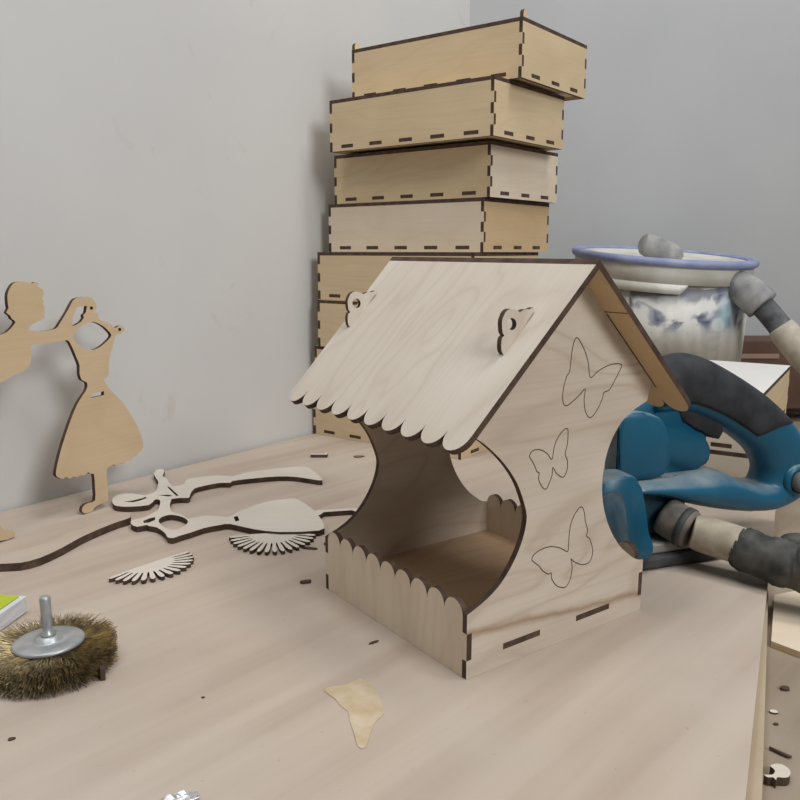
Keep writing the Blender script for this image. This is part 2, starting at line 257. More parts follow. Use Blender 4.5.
SHEET = sheet_mat('bench_sheet', srgb(188, 174, 160), srgb(174, 158, 144), srgb(187, 178, 166))
LOW = sheet_mat('bench_dusty', srgb(150, 137, 121), srgb(134, 121, 105), srgb(158, 147, 133), 11)
EDGE = noisy('sheet_edge', srgb(205, 186, 158), srgb(182, 160, 130), 30, .7, stretch=(1, 1, 20))
WN = Vector((WD.y, -WD.x))
def wl(t, off): p = CO - WD * t + WN * off; return (p.x, p.y)
e = Vector((.442, .897)).normalized(); E0 = Vector((.2947, .6056))
ep = lambda t: tuple(E0 + e * t)
tb = ground_sheet('work_table', [wl(1.6, .002), wl(.0, .002), (1.6, 1.42), (1.6, -.35), (-.62, -.35)], -.024, .03, LOW, EDGE)
tag(tb, 'dusty lower bench top at the right edge of the plywood sheet', 'table')
for i, (lx, ly_) in enumerate(((1.5, 1.3), (1.5, -.25), (-.5, -.25), (.12, 1.3))):
    block('leg', lx - .035, ly_ - .035, -.9, lx + .035, ly_ + .035, -.054, EDGE, tb, Matrix.Translation((0, 0, .024)), .003)
bs = ground_sheet('plywood_sheet', [wl(1.55, .004), wl(.1, .004), (.44, 1.38), (.4795, 1.0), (.2965, .6056), (.1888, .3734), (.06, .096), (-.05, -.3), (-.56, -.3)], -.012, .0119, wood('sheet_back', srgb(180, 166, 144), srgb(164, 148, 126), 'Y', .1), EDGE)
tag(bs, 'lower plywood sheet showing as a narrow strip along the right edge of the top sheet', 'sheet')
ts = ground_sheet('plywood_sheet', [wl(1.5, .006), wl(.015, .006), ep(.98), ep(0), ep(-.9), (-.52, -.27)], 0, .0118, SHEET, EDGE)
tag(ts, 'pinkish beige plywood sheet carrying the house shaped feeder and cut-outs', 'sheet')
gl = plate('glue_stain', [smooth_loop(STAIN, 2)], .0004, noisy('dried_glue', srgb(186, 166, 132), srgb(204, 190, 168), 60, .35), ts, Matrix.Translation((-.0266, .4321, .0005)))
gl.data.materials[1] = gl.data.materials[0]; tag(gl, 'yellowish dried glue stain')

# ------------------------------------------------------------------ house shaped feeder
T = .0042; FW = .1737; FL = .175
F = empty('bird_feeder', (.0422, .4714, .0001), R(35.747))
tag(F, 'house shaped plywood bird feeder with scalloped roof and butterflies on its gable', 'bird feeder')
SA = R(43.9); RC = .0868; RZ = .2641; sl = math.tan(SA); VT = T / math.cos(SA)
under = lambda s: RZ - VT - sl * abs(s - RC)
arcL = [(0, .0442), (.0105, .0480), (.0200, .0525), (.0285, .0585), (.0365, .0670), (.0432, .0770), (.0480, .0880), (.0498, .0990), (.0468, .1095), (.0405, .1230), (.0315, .1350), (.0215, .1450), (.0114, .1533), (.004, .158)]
arcR = [(FW - .006, .163), (.1560, .1590), (.1440, .1533), (.1345, .1445), (.1275, .1330), (.1240, .1210), (.1228, .1080), (.1245, .0950), (.1290, .0820), (.1360, .0695), (.1460, .0572), (.1560, .0490), (.1650, .0430), (FW, .0406)]
ZA, ZB = .0126, .031
gable = [(0, 0), (FW, 0), (FW, ZA), (FW - T, ZA), (FW - T, ZB), (FW, ZB)] + list(reversed(smooth_loop(arcR, 3, False))) \
    + [(FW - .002, under(FW - .002)), (RC, under(RC)), (.002, under(.002))] + list(reversed(smooth_loop(arcL, 3, False))) + [(0, ZB), (T, ZB), (T, ZA), (0, ZA)]
SL = [(.0316, .0658), (.1017, .1370)]; FZ0, FZ1 = .0111, .0154
gh = [rect(a, FZ0, b, FZ1) for a, b in SL]
WG2 = WGABLE.copy(); WG2.name = 'birch_gable_streaked'; k = NT(WG2); tc = k.n('ShaderNodeTexCoord'); sp = k.n('ShaderNodeSeparateXYZ'); k.l(tc.outputs['Object'], sp.inputs[0])
nz = k.n('ShaderNodeTexNoise', i_Scale=22.0, i_Detail=3.0); k.l(tc.outputs['Object'], nz.inputs['Vector'])
def mth(op, a, b=None):
    q = k.n('ShaderNodeMath', operation=op)
    for i_, v_ in enumerate((a, b)):
        if v_ is None: continue
        if isinstance(v_, (int, float)): q.inputs[i_].default_value = v_
        else: k.l(v_, q.inputs[i_])
    return q.outputs[0]
dz = mth('SUBTRACT', sp.outputs[1], mth('ADD', mth('MULTIPLY', sp.outputs[0], -.10), mth('ADD', mth('MULTIPLY', nz.outputs[0], .012), .025)))
mk = k.ramp(mth('ABSOLUTE', dz), [(.0, G1(.75)), (.0045, G1(0))])
src = k.b.inputs['Base Color'].links[0].from_socket; k.l(k.mix(mk, src, srgb(150, 118, 84)), k.b.inputs['Base Color'])
gf = plate('gable_panel', [gable] + gh, T, WG2, F, frame((0, 0, 0), (1, 0, 0), (0, 0, 1)))
plate('gable_panel', [gable] + gh, T, WGABLE, F, frame((0, FL - T, 0), (1, 0, 0), (0, 0, 1)))
for pts in (ENGRAVE_0, ENGRAVE_1, ENGRAVE_2):
    q = smooth_loop(pts, 3)
    rings = []
    for i, p in enumerate(q):
        a, b = Vector(q[i - 1]), Vector(q[(i + 1) % len(q)]); d = (b - a).normalized(); n = Vector((-d.y, d.x)) * .00032
        rings.append([(p[0] - n.x, p[1] - n.y, .0), (p[0] - n.x, p[1] - n.y, .00012), (p[0] + n.x, p[1] + n.y, .00012), (p[0] + n.x, p[1] + n.y, .0)])
    loft('engraved_butterfly', rings, BURNT, gf, None, True, False)
def scallops(n, w, x0, base, rise, flip=1):
    out = []; p = w / n
    for i in range(n):
        cx = x0 + p * (i + .5)
        for j in range(0 if i == 0 else 1, 13):
            a = math.pi * (1 - j / 12); out.append((cx + p / 2 * math.cos(a), base + flip * rise * math.sin(a) ** .9))
    return out
def fence(mx, rev=False):
    n0 = [(T, 0), (FL - T, 0), (FL - T, ZA), (FL, ZA), (FL, ZB), (FL - T, ZB)]
    top = list(reversed(scallops(9, FL - 2 * T, T, .0405, .0105)))
    return plate('fence_panel', [n0 + top + [(T, ZB), (0, ZB), (0, ZA), (T, ZA)]], T, WFENCE, F, mx)
fence(frame((0, FL, 0), (0, -1, 0), (0, 0, 1)))
fence(frame((FW, 0, 0), (0, 1, 0), (0, 0, 1)))
fo = [(T, T)]
for a, b in SL: fo += [(a, T), (a, 0), (b, 0), (b, T)]
fo += [(FW - T, T), (FW - T, FL - T)]
for a, b in reversed(SL): fo += [(b, FL - T), (b, FL), (a, FL), (a, FL - T)]
fo += [(T, FL - T)]
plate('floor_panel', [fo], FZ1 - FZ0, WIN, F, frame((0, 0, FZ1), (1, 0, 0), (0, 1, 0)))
U0, U1 = -.0195, .1900; cA, sA = math.cos(SA), math.sin(SA); DV = .1425
rl = [(U0, T * 1.05)] + scallops(10, U1 - U0, U0, DV, .0125) + [(U1 + .0130, T * 1.05)]
plate('roof_panel', [rl], T, WROOF, F, frame((RC, 0, RZ), (0, 1, 0), (-cA, 0, -sA)))
rr = [(b, a) for a, b in scallops(10, U1 - U0, U0, DV, .0125)]
rr = [(-.0003, U0)] + rr + [(-.0003, U1 + .0135)]
plate('roof_panel', [rr], T, WBOXC, F, frame((RC, 0, RZ), (cA, 0, -sA), (0, 1, 0)))
for y0, y1, d0, d1 in ((-.0012, -.0002, .048, .128), (-.0195, 0, .0455, .0462)):
    block('roof_seam', d0, y0, -T - .0002, d1, y1, -T - .00001, BURNT, F, frame((RC, 0, RZ), (cA, 0, -sA), (0, 1, 0)))
wm = plate_mesh('wing_tab', [smooth_loop(TAB, 2), TAB_HOLE], .0038, WROOF)
link('wing_tab', wm, F, frame((0, .0015, 0), (1, 0, 0), (0, 0, 1)))
link('wing_tab', wm, F, frame((.0033, .1825, .003), (1, 0, 0), (0, 0, 1)))

# ------------------------------------------------------------------ finger jointed boxes
BL, BW, BT = .2606, .1713, .0046
def box_meshes(H):
    hb = H - BT; sg = [hb * i / 5 for i in range(6)]
    def side(L, ext):
        def edge(x, inn, order):
            pts = []
            for i in order:
                xx = x if (i % 2 == 0) == ext else x + inn
                a, b = sg[i], sg[i + 1]
                pts += [(xx, a), (xx, b)] if order[0] == 0 else [(xx, b), (xx, a)]
            return pts
        return edge(L, -BT, [0, 1, 2, 3, 4]) + edge(0, BT, [4, 3, 2, 1, 0])
    z0, z1 = .0034, .0034 + BT
    ls = [(BL * f - .0105, BL * f + .0105) for f in (.12, .31, .5, .69, .88)]
    ss = [(BW * f - .0105, BW * f + .0105) for f in (.2, .5, .8)]
    d = {}
    d['long'] = plate_mesh('side_panel', [side(BL, False)] + [rect(a, z0, b, z1) for a, b in ls], BT, WBOX)
    d['short'] = plate_mesh('end_panel', [side(BW, True)] + [rect(a, z0, b, z1) for a, b in ss], BT, WBOX)
    o = [(BT, BT)]
    for a, b in ls: o += [(a, BT), (a, .0004), (b, .0004), (b, BT)]
    o += [(BL - BT, BT)]
    for a, b in ss: o += [(BL - BT, a), (BL - .0004, a), (BL - .0004, b), (BL - BT, b)]
    o += [(BL - BT, BW - BT)]
    for a, b in reversed(ls): o += [(b, BW - BT), (b, BW - .0004), (a, BW - .0004), (a, BW - BT)]
    o += [(BT, BW - BT)]
    for a, b in reversed(ss): o += [(BT, b), (.0004, b), (.0004, a), (BT, a)]
    d['bottom'] = plate_mesh('bottom_panel', [o], BT, WBOX)
    d['lid'] = plate_mesh('lid_panel', [rect(0, 0, BL, BW)], BT, WBOX)
    d['z1'] = z1; d['hb'] = hb
    return d
def make_box(loc, a, D, label, group, mats=(None, None, None), ears=False, slots=None):
    r = empty('plywood_box', loc, -a); tag(r, label, 'box', group)
    def put(nm, me, mx, m=None):
        o = link(nm, me, r, mx)
        if m: o.data = me.copy(); o.data.materials[0] = m
        return o
    put('side_panel', D['long'], frame((0, 0, 0), (1, 0, 0), (0, 0, 1)), mats[0])
    put('end_panel', D['short'], frame((BL, 0, 0), (0, 1, 0), (0, 0, 1)), mats[1])
    put('side_panel', D['long'], frame((BL, BW, 0), (-1, 0, 0), (0, 0, 1)))
    put('end_panel', D['short'], frame((0, BW, 0), (0, -1, 0), (0, 0, 1)))
    put('bottom_panel', D['bottom'], frame((0, 0, D['z1']), (1, 0, 0), (0, 1, 0)))
    put('lid_panel', D['lid'], frame((0, 0, D['hb'] + BT), (1, 0, 0), (0, 1, 0)), mats[2])
    if ears:
        em = [(BT * 1.1 * math.cos(q), BT * 1.1 * math.sin(q)) for q in [i * math.pi / 10 for i in range(11)]]
        em = [(x, y + .004) for x, y in em] + [(-BT * 1.1, 0), (BT * 1.1, 0)]
        for x in (0.0, BL - BT):
            plate('hinge_ear', [em], BT, WBOX, r, frame((x + BT, .006, D['hb'] + BT), (0, 1, 0), (0, 0, 1)))
    return r
D1 = box_meshes(.0664)
SG = 'plywood boxes in the tall stack'
stk = [(.0738, 1.0218, .6401), (.0831, 1.0099, .6359), (.0920, .9999, .6330), (.0918, 1.0062, .6382), (.1039, 1.0186, .6586), (.1104, 1.0143, .6750), (.1085, .9737, .6747), (.1414, .9878, .6576)]
lab = ['plywood box at the foot of the tall stack, lying on the bench sheet', 'second box up from the bench in the tall stack, hidden mostly behind the feeder roof',
       'third box up from the bench in the tall stack, left edge beside the roof', 'fourth box up from the bench in the tall stack, lid level with the ridge',
       'pale fronted box with a warm tan end, fourth from the top of the tall stack', 'third box from the top of the tall stack, with a pale end panel',
       'second box from the top of the tall stack, just under the overhanging one', 'topmost box of the tall stack, jutting out to the right with small rounded ears']
wm_ = [(None, None), (None, None), (None, None), (None, None), (WBOXB, WBOXC), (None, WBOXB), (None, None), (None, None)]
for i, (x, y, a) in enumerate(stk):
    if i == 0: x += .006; y += -.004
    if i == 1: x += .002; y += -.002
    p = Vector((x, y)) - BL * Vector((math.cos(a), -math.sin(a)))
    make_box((p.x, p.y, .0002 + .0668 * i), a, D1, lab[i], SG, wm_[i] + (None,), i == 7)
D2 = box_meshes(.0615)
WHITE = noisy('white_painted_lid', srgb(226, 226, 224), srgb(216, 216, 214), 6, .5)
aw = R(31.6)  # the two boxes behind the sander show an end panel to the front
for i, (lb, top) in enumerate((('lower of two plywood boxes stacked behind the teal sander', None), ('upper box with a white lid behind the teal sander, in front of the bucket', WHITE))):
    d = Vector((math.sin(aw), math.cos(aw))); n = Vector((math.cos(aw), -math.sin(aw)))
    P = Vector((.3650, .8030)) + d * BL        # far right corner; box local x runs towards the viewer, y towards the right
    o = Vector((.3675, .8050)) - n * BW + d * BL
    # local x axis = -d, local y axis = n
    b = make_box((o.x, o.y, .0002 + .0618 * i), 0, D2, lb, 'plywood boxes behind the sander', (WBOX, WBOXB, top))
    b.rotation_euler = (0, 0, math.atan2(-d.y, -d.x))
    if i: block('latch', BL - .003, BW - .017, .050, BL + .003, BW - .009, .0665, BURNT, b, None, .001)

# ------------------------------------------------------------------ bucket
BWHITE = noisy('bucket_plastic_dusty', srgb(214, 214, 208), srgb(186, 184, 174), 16, .45)
BBLUE = noisy('rim_blue', srgb(126, 137, 178), srgb(152, 160, 188), 30, .45)
PGREY = noisy('grey_pipe_dusty', srgb(120, 122, 124), srgb(164, 164, 162), 40, .6)
DGREY = noisy('dark_hose', srgb(72, 74, 78), srgb(108, 110, 112), 60, .65)
LBL = mat('torn_label', srgb(210, 212, 214), .5); k = NT(LBL); tc = k.n('ShaderNodeTexCoord')
n1 = k.n('ShaderNodeTexNoise', i_Scale=20.0, i_Detail=3.0, i_Distortion=1.2); k.l(tc.outputs['Object'], n1.inputs['Vector'])
n2 = k.n('ShaderNodeTexNoise', i_Scale=13.0, i_Detail=2.0); q = k.n('ShaderNodeMapping'); q.inputs['Location'].default_value = (3, 1, 2); k.l(tc.outputs['Object'], q.inputs[0]); k.l(q.outputs[0], n2.inputs['Vector'])
c = k.ramp(n1.outputs[0], [(.33, srgb(84, 88, 112)), (.41, srgb(146, 150, 158)), (.49, srgb(206, 207, 204)), (.7, srgb(214, 213, 206))])
c = k.mix(k.ramp(n2.outputs[0], [(.55, G1(0)), (.68, G1(.7))]), c, srgb(160, 186, 196))
sz = k.n('ShaderNodeSeparateXYZ'); k.l(tc.outputs['Object'], sz.inputs[0]); zs = k.n('ShaderNodeMath', operation='MULTIPLY_ADD'); zs.inputs[1].default_value = .05; k.l(n1.outputs[0], zs.inputs[0]); k.l(sz.outputs[2], zs.inputs[2])
c = k.mix(k.ramp(zs.outputs[0], [(.224, G1(0)), (.234, G1(.85))]), c, srgb(112, 116, 128))
c = k.mix(k.ramp(zs.outputs[0], [(.168, G1(.8)), (.182, G1(0))]), c, srgb(212, 210, 200))
k.l(c, k.b.inputs['Base Color'])
bx, by = .4148, 1.28
BK = empty('bucket', (bx, by, .0002)); tag(BK, 'large white plastic bucket with blue rimmed lid and torn label, standing by the back wall', 'bucket')
prof = [(0, 0), (.112, 0), (.118, .004), (.1285, .236), (.1215, .236), (.112, .008), (0, .008)]
lathe('body', prof, BWHITE, BK, None, 64)
def shell(name, a0, a1, z0, z1, off, m, rag=0, seg=24):
    rs = []
    for i in range(seg + 1):
        a = R(a0 + (a1 - a0) * i / seg); zz0 = z0 + random.uniform(0, rag); zz1 = z1 - random.uniform(0, rag)
        ring = []
        for z, o_ in ((zz0, off), (zz1, off), (zz1, off + .0006), (zz0, off + .0006)):
            r = .118 + (.1285 - .118) * (z - .004) / .224 + o_; ring.append(Vector((r * math.cos(a), r * math.sin(a), z)))
        rs.append(ring)
    return loft(name, rs, m, BK)
shell('label', 232, 318, .1, .217, .0004, LBL, .004)
shell('lower_label', 238, 300, .05, .097, .0004, LBL, .006)
tilt = Matrix.Translation((-.004, 0, .2415)) @ Matrix.Scale(.97, 4) @ Matrix.Rotation(R(4.2), 4, 'X') @ Matrix.Rotation(R(3.0), 4, 'Y')
lid = lathe('lid', [(0, .017), (.116, .017), (.121, .021), (.134, .021), (.1385, .015), (.1385, -.012), (.1345, -.012), (.133, .013), (0, .013)], BWHITE, BK, tilt, 72)
rings = []
for i in range(72):
    a = 2 * math.pi * i / 72
    rings.append([Vector(((.1385 + .0062 * math.cos(b)) * math.cos(a), (.1385 + .0062 * math.cos(b)) * math.sin(a), .019 + .0062 * math.sin(b))) for b in [2 * math.pi * j / 12 for j in range(12)]])
loft('rim', rings, BBLUE, lid, None, True)
rings = []
for i in range(72):
    a = 2 * math.pi * i / 72
    rings.append([Vector(((.1300 + .0024 * math.cos(b)) * math.cos(a), (.1300 + .0024 * math.cos(b)) * math.sin(a), .0215 + .003 * math.sin(b))) for b in [2 * math.pi * j / 8 for j in range(8)]])
loft('inner_rim', rings, BBLUE, lid, None, True)
rs = []
for i in range(31):
    a = R(205 + 64 * i / 30); d_ = .014 if i < 29 else .014 - .006 * (i - 28)
    rs.append([Vector((r * math.cos(a), r * math.sin(a), z)) for r, z in ((.1352, -.012 - d_), (.1352, -.0119), (.1385, -.0119), (.1385, -.012 - d_))])
loft('skirt', rs, BWHITE, lid)
lid_pipe = tube('pipe_fitting', [(.000, -.03, .016), (-.004, -.031, .022), (-.017, -.033, .029), (-.032, -.033, .036), (-.042, -.03, .0395), (-.0455, -.03, .0405)], [.0235, .0235, .020, .0185, .0165, .011], PGREY, lid, None, 20, 4)
# suction hose from the bucket's side
HS = empty('suction_hose', (.545, 1.165, .18)); tag(HS, 'grey suction hose leaving the bucket side, patched with pale tape', 'hose')
inv = Matrix.Translation((-.545, -1.165, -.18))
PALE = noisy('pale_tape', srgb(196, 190, 176), srgb(166, 158, 142), 50, .6)
tube('elbow', [(.482, 1.185, .2245), (.4905, 1.175, .2195), (.508, 1.165, .205), (.520, 1.156, .1915)], [.0175, .022, .0245, .024], PGREY, HS, inv, 20, 4)
tube('hose', [(.519, 1.1565, .192), (.532, 1.15, .176), (.5475, 1.142, .155)], .0165, DGREY, HS, inv, 20, 3)
tube('tape_wrap', [(.5425, 1.145, .1625), (.5505, 1.14, .151), (.571, 1.13, .124), (.608, 1.118, .08), (.645, 1.11, .0)], [.0178, .0205, .021, .021, .021], PALE, HS, inv, 20, 4, .012)
# dark brown case behind the boxes
BROWN = noisy('brown_case', srgb(98, 74, 62), srgb(84, 62, 52), 20, .6)
cs = empty('tool_case', (.64, 1.40, .0002), 0); tag(cs, 'dark brown case with a lighter stripe standing behind the bucket and hose', 'case')
block('body', -.085, -.04, 0, .14, .04, .119, BROWN, cs, None, .002)
block('stripe', -.08, -.0415, .088, .006, -.0402, .096, mat('stripe_tan', srgb(150, 126, 112), .6), cs)

# ------------------------------------------------------------------ belt sander
TEAL = mat('teal_plastic', srgb(22, 92, 124), .38, 0, .45); k = NT(TEAL); tc = k.n('ShaderNodeTexCoord'); ge = k.n('ShaderNodeNewGeometry')
n1 = k.n('ShaderNodeTexNoise', i_Scale=28.0, i_Detail=6.0); k.l(tc.outputs['Object'], n1.inputs['Vector'])
sp = k.n('ShaderNodeSeparateXYZ'); k.l(ge.outputs['Normal'], sp.inputs[0])
up = k.n('ShaderNodeMapRange'); up.inputs[1].default_value = .55; up.inputs[2].default_value = 1; up.inputs[3].default_value = .0; up.inputs[4].default_value = .55; k.l(sp.outputs[2], up.inputs[0])
du = k.n('ShaderNodeMath', operation='MULTIPLY'); k.l(k.ramp(n1.outputs[0], [(.3, G1(.25)), (.65, G1(1))]), du.inputs[0]); k.l(up.outputs[0], du.inputs[1])
c = k.mix(k.ramp(n1.outputs[0], [(.5, G1(0)), (.8, G1(.25))]), srgb(18, 86, 114), srgb(62, 112, 128))
c = k.mix(du.outputs[0], c, srgb(186, 186, 178)); k.l(c, k.b.inputs['Base Color'])
RUB = noisy('black_rubber', srgb(40, 42, 46), srgb(56, 58, 62), 60, .7)
DK = noisy('dark_plastic', srgb(44, 48, 52), srgb(74, 76, 76), 40, .6)
STEEL = noisy('dusty_plate', srgb(166, 164, 158), srgb(140, 138, 132), 40, .5, .3)
SR = empty('belt_sander', (.20, .69, .0001), R(20)); tag(SR, 'teal belt sander with black rubber D handle, standing behind the feeder', 'sander')
block('base', -.056, -.045, .001, .076, .052, .0125, DK, SR, None, .003)
block('sole_plate', -.02, -.04, .0126, .062, .046, .022, STEEL, SR, None, .002)
block('gear_case', -.05, -.026, .0221, .050, .05, .0735, noisy('dark_teal', srgb(26, 58, 72), srgb(56, 78, 84), 30, .5), SR, None, .008, 3)
cov = [(-.059, .082), (-.048, .0875), (-.031, .0890), (-.0220, .0830), (-.0160, .0660), (-.0120, .0480), (-.0095, .0370), (-.0055, .0280), (-.0030, .0190), (-.0090, .0142), (-.0200, .0130), (-.0350, .0128), (-.055, .0160), (-.061, .035), (-.061, .065)]
cv2 = smooth_loop(cov, 3)
prism('roller_cover', cv2, -.05, -.0262, TEAL, SR, None, .0025)
prism('roller_cover', cv2, .0505, .056, TEAL, SR, None, .0015)
prism('cover_face', [(-.0385 + (x + .0385) * .60 - .010, .05 + (z - .05) * .76 - .002) for x, z in cv2], -.0516, -.0502, noisy('dusty_teal_dark', srgb(38, 66, 82), srgb(66, 84, 92), 40, .6), SR, None, .0006)
hs = [(-.058, .0745), (-.02, .0745), (.02, .0745), (.06, .0745), (.078, .0750), (.0862, .0810), (.0862, .093), (.078, .104), (.060, .118), (.045, .134), (.028, .146), (.0, .1485), (-.034, .144), (-.056, .124)]
prism('motor_housing', smooth_loop(hs, 2), -.010, .058, TEAL, SR, None, .006)
prism('motor_cap', smooth_loop([(-.020, .0748), (.0, .0748), (.022, .0748), (.0285, .080), (.030, .095), (.028, .115), (.018, .128), (.0, .134), (-.018, .134), (-.0225, .130), (-.0235, .12), (-.0235, .1), (-.0235, .08)], 2), -.022, -.0102, TEAL, SR, None, .004)
block('vent_panel', -.058, -.0205, .0746, -.0238, -.0102, .126, DK, SR, None, .001)
lp_ = plate('rating_label', [[(0, 0), (.0085, .001), (.0075, .011), (.001, .010)]], .0006, mat('label_grey', srgb(150, 152, 150), .5), SR, frame((-.0440, -.0211, .086), (1, 0, 0), (0, 0, 1))); lp_.data.materials[1] = lp_.data.materials[0]
ST = [((.020, .172), (.020, .128)), ((.049, .1795), (.052, .128)), ((.072, .1755), (.078, .119)), ((.098, .1640), (.0955, .1110)), ((.1245, .150), (.1115, .1020)), ((.1500, .1345), (.1250, .0930)),
      ((.1746, .1154), (.1383, .0823)), ((.190, .0996), (.1467, .0707)), ((.2020, .0818), (.149, .063)), ((.2080, .0577), (.147, .056)), ((.2010, .0385), (.1436, .0533)), ((.1793, .0295), (.135, .0555)),
      ((.156, .027), (.1217, .0584)), ((.128, .0292), (.1021, .0681)), ((.1, .034), (.0825, .0740)), ((.07, .0415), (.06, .0742)), ((.0449, .049), (.04, .0742)), ((.0192, .058), (.02, .0742)), ((-.015, .066), (-.015, .0742))]
RY = [.019, .021, .022, .021, .0205, .0205, .0205, .0205, .0205, .021, .022, .025, .03, .034, .037, .039, .04, .04, .04]
st = smooth_loop([o + i + (y,) for (o, i), y in zip(ST, RY)], 3, False)
def sect(s, a0, a1, n, sc=1.0, pw=.8):
    ox, oz, ix, iz, ry = s; cx, cz = (ox + ix) / 2, (oz + iz) / 2; hx, hz = (ox - ix) / 2, (oz - iz) / 2; out = []
    for j in range(n):
        a = R(a0 + (a1 - a0) * j / (n - (0 if a1 - a0 >= 360 else 1))); ca, sa = math.cos(a), math.sin(a)
        ca = math.copysign(abs(ca) ** pw, ca); sa = math.copysign(abs(sa) ** pw, sa)
        out.append(Vector((cx + hx * ca * sc, sa * ry * sc, cz + hz * ca * sc)))
    return out
loft('handle', [sect(s, 0, 360, 28) for s in st], TEAL, SR)
gi = st[0:20]
rings = []
for i in range(20):
    ring = []
    for sc_, seq in ((1.025, range(24)), (.93, range(23, -1, -1))):
        for j in seq:
            a_ = -122 + 244 * j / 23; f = i / 19 * (19 - 4.2 * (1 - math.cos(R(a_))) / 1.53); q0 = min(int(f), 18); fr_ = f - q0
            A_, B_ = sect(gi[q0], -122, 122, 24, sc_)[j], sect(gi[q0 + 1], -122, 122, 24, sc_)[j]; ring.append(A_.lerp(B_, fr_))
    rings.append(ring)
tag(loft('rubber_grip', rings, RUB, SR), 'black rubber grip')
prism('trigger', [(.044, .134), (.05, .120), (.068, .1145), (.08, .1035), (.0925, .1005), (.097, .108), (.09, .122), (.07, .134)], -.012, .012, RUB, SR, None, .003)
bm_ = frame((.1785, -.0155, .0560), (1, 0, 0), (0, 0, 1))
lathe('cord_boss', [(0, 0), (.0155, 0), (.0155, .006), (.012, .009), (.0105, .0088), (.0105, .004), (0, .004)], TEAL, SR, bm_, 32)
lathe('cord_guard', [(0, .0045), (.0098, .0045), (.0098, .014), (.008, .017), (0, .0175)], noisy('grey_rubber', srgb(96, 98, 100), srgb(120, 120, 120), 40, .6), SR, bm_, 32)
tube('dust_port', [(.025, -.028, .041), (.029, -.038, .0375), (.0345, -.049, .034)], [.0175, .0172, .0166], noisy('dusty_port', srgb(78, 74, 70), srgb(122, 114, 104), 40, .7), SR, None, 24, 3)
tube('clamp_ring', [(.031, -.042, .036), (.0335, -.047, .0346)], .0180, DK, SR, None, 24, 1)
# hose on the sander
DH = empty('dust_hose', (.29, .62, .0)); tag(DH, 'pale dust hose wrapped in black tape leading off from the teal sander', 'hose')
inv = Matrix.Translation((-.29, -.62, 0))
tube('hose_end', [(.2500, .6555, .0333), (.257, .6525, .0320), (.270, .643, .0305), (.284, .632, .0285)], [.0138, .0155, .016, .0155], noisy('pale_hose', srgb(184, 174, 156), srgb(146, 136, 120), 45, .6), DH, inv, 24, 4)
BTAPE = noisy('black_tape', srgb(44, 46, 46), srgb(84, 84, 80), 45, .5, bump=.6)
tube('black_tape', [(.280, .6355, .0280), (.286, .6305, .0265), (.296, .622, .0238), (.306, .614, .0222), (.316, .608, .0212), (.322, .6035, .0210), (.332, .598, .0195), (.40, .56, .010), (.6, .46, .002)],
     [.0158, .0185, .0176, .0198, .0182, .0202, .019, .018, .018], BTAPE, DH, inv, 28, 5, .04)
tube('tape_lump', [(.312, .622, .034), (.321, .617, .0365), (.331, .611, .035)], [.007, .009, .007], BTAPE, DH, inv, 12, 3, .05)

# ------------------------------------------------------------------ dancer cut-outs
dw = Vector((.5016, .8651, 0)); du_ = Vector((-.0603, .0350, .9976))
dn = plate('figure_cutout', [[(a, max(b, 0)) for a, b in smooth_loop(DANCER, 2)], smooth_loop(DANCER_NECK, 3), DANCER_SLOT, DANCER_LOOP, DANCER_CURL, DANCER_HOOK], .0046, WDANCE, None, frame((-.3252, .8011, .0005), dw, du_))
tag(dn, 'tan plywood silhouette of a woman holding a dress on a hanger, standing upright', 'cutout')
ly = plate('figure_cutout', [smooth_loop(LYING, 2), smooth_loop(LYING_NECK, 3), LYING_LOOP, LYING_SLOT, LYING_S1, LYING_S2, LYING_S3], .0055, WFLAT, None, Matrix.Translation((-.2279, .7603, .0060)))
tag(ly, 'pale plywood silhouette of a woman with a dress lying flat on the bench sheet', 'cutout')
bd = plate('curved_strip', [smooth_loop(BAND, 2)], .0072, SHEET, None, Matrix.Translation((-.306, .6865, .0074)))
tag(bd, 'long curved plywood strip with a dark burnt edge lying at the left', 'strip')
def fan(p, q, tip, n, label, z=0):
    p, q, tip = Vector(p), Vector(q), Vector(tip); x = q - p; Rr = x.length / 2; x.normalize(); y = Vector((-x.y, x.x)); c = (p + q) / 2
    depth = (tip - c).dot(y); sg_ = 1 if depth > 0 else -1; ry = abs(depth)
    pts = [(-Rr * .42, 0)]
    for i in range(n):
        for f, rad in ((.17, .60), (.17, .84), (.27, .96), (.5, 1.0), (.73, .96), (.83, .84), (.83, .60)):
            a = math.pi * (1 - (i + f) / n); pts.append((Rr * rad * math.cos(a), sg_ * ry * rad * math.sin(a)))
        if i < n - 1:
            a = math.pi * (1 - (i + 1) / n); pts.append((Rr * .52 * math.cos(a), sg_ * ry * .52 * math.sin(a)))
    pts += [(Rr * .42, 0)]
    o = plate('fan_cutout', [pts], .0034, WFLAT, None, frame((c.x, c.y, .0036 + z), (x.x, x.y, 0), (y.x, y.y, 0)))
    tag(o, label, 'cutout', 'feathered fan cutouts'); return o
fan((-.2431, .626), (-.192, .687), (-.2075, .6135), 15, 'feathered half round plywood fan nearest the wire brush')
fan((-.1625, .7255), (-.0810, .7410), (-.1127, .6830), 17, 'feathered half round plywood fan below the skirt of the lying silhouette', .0)

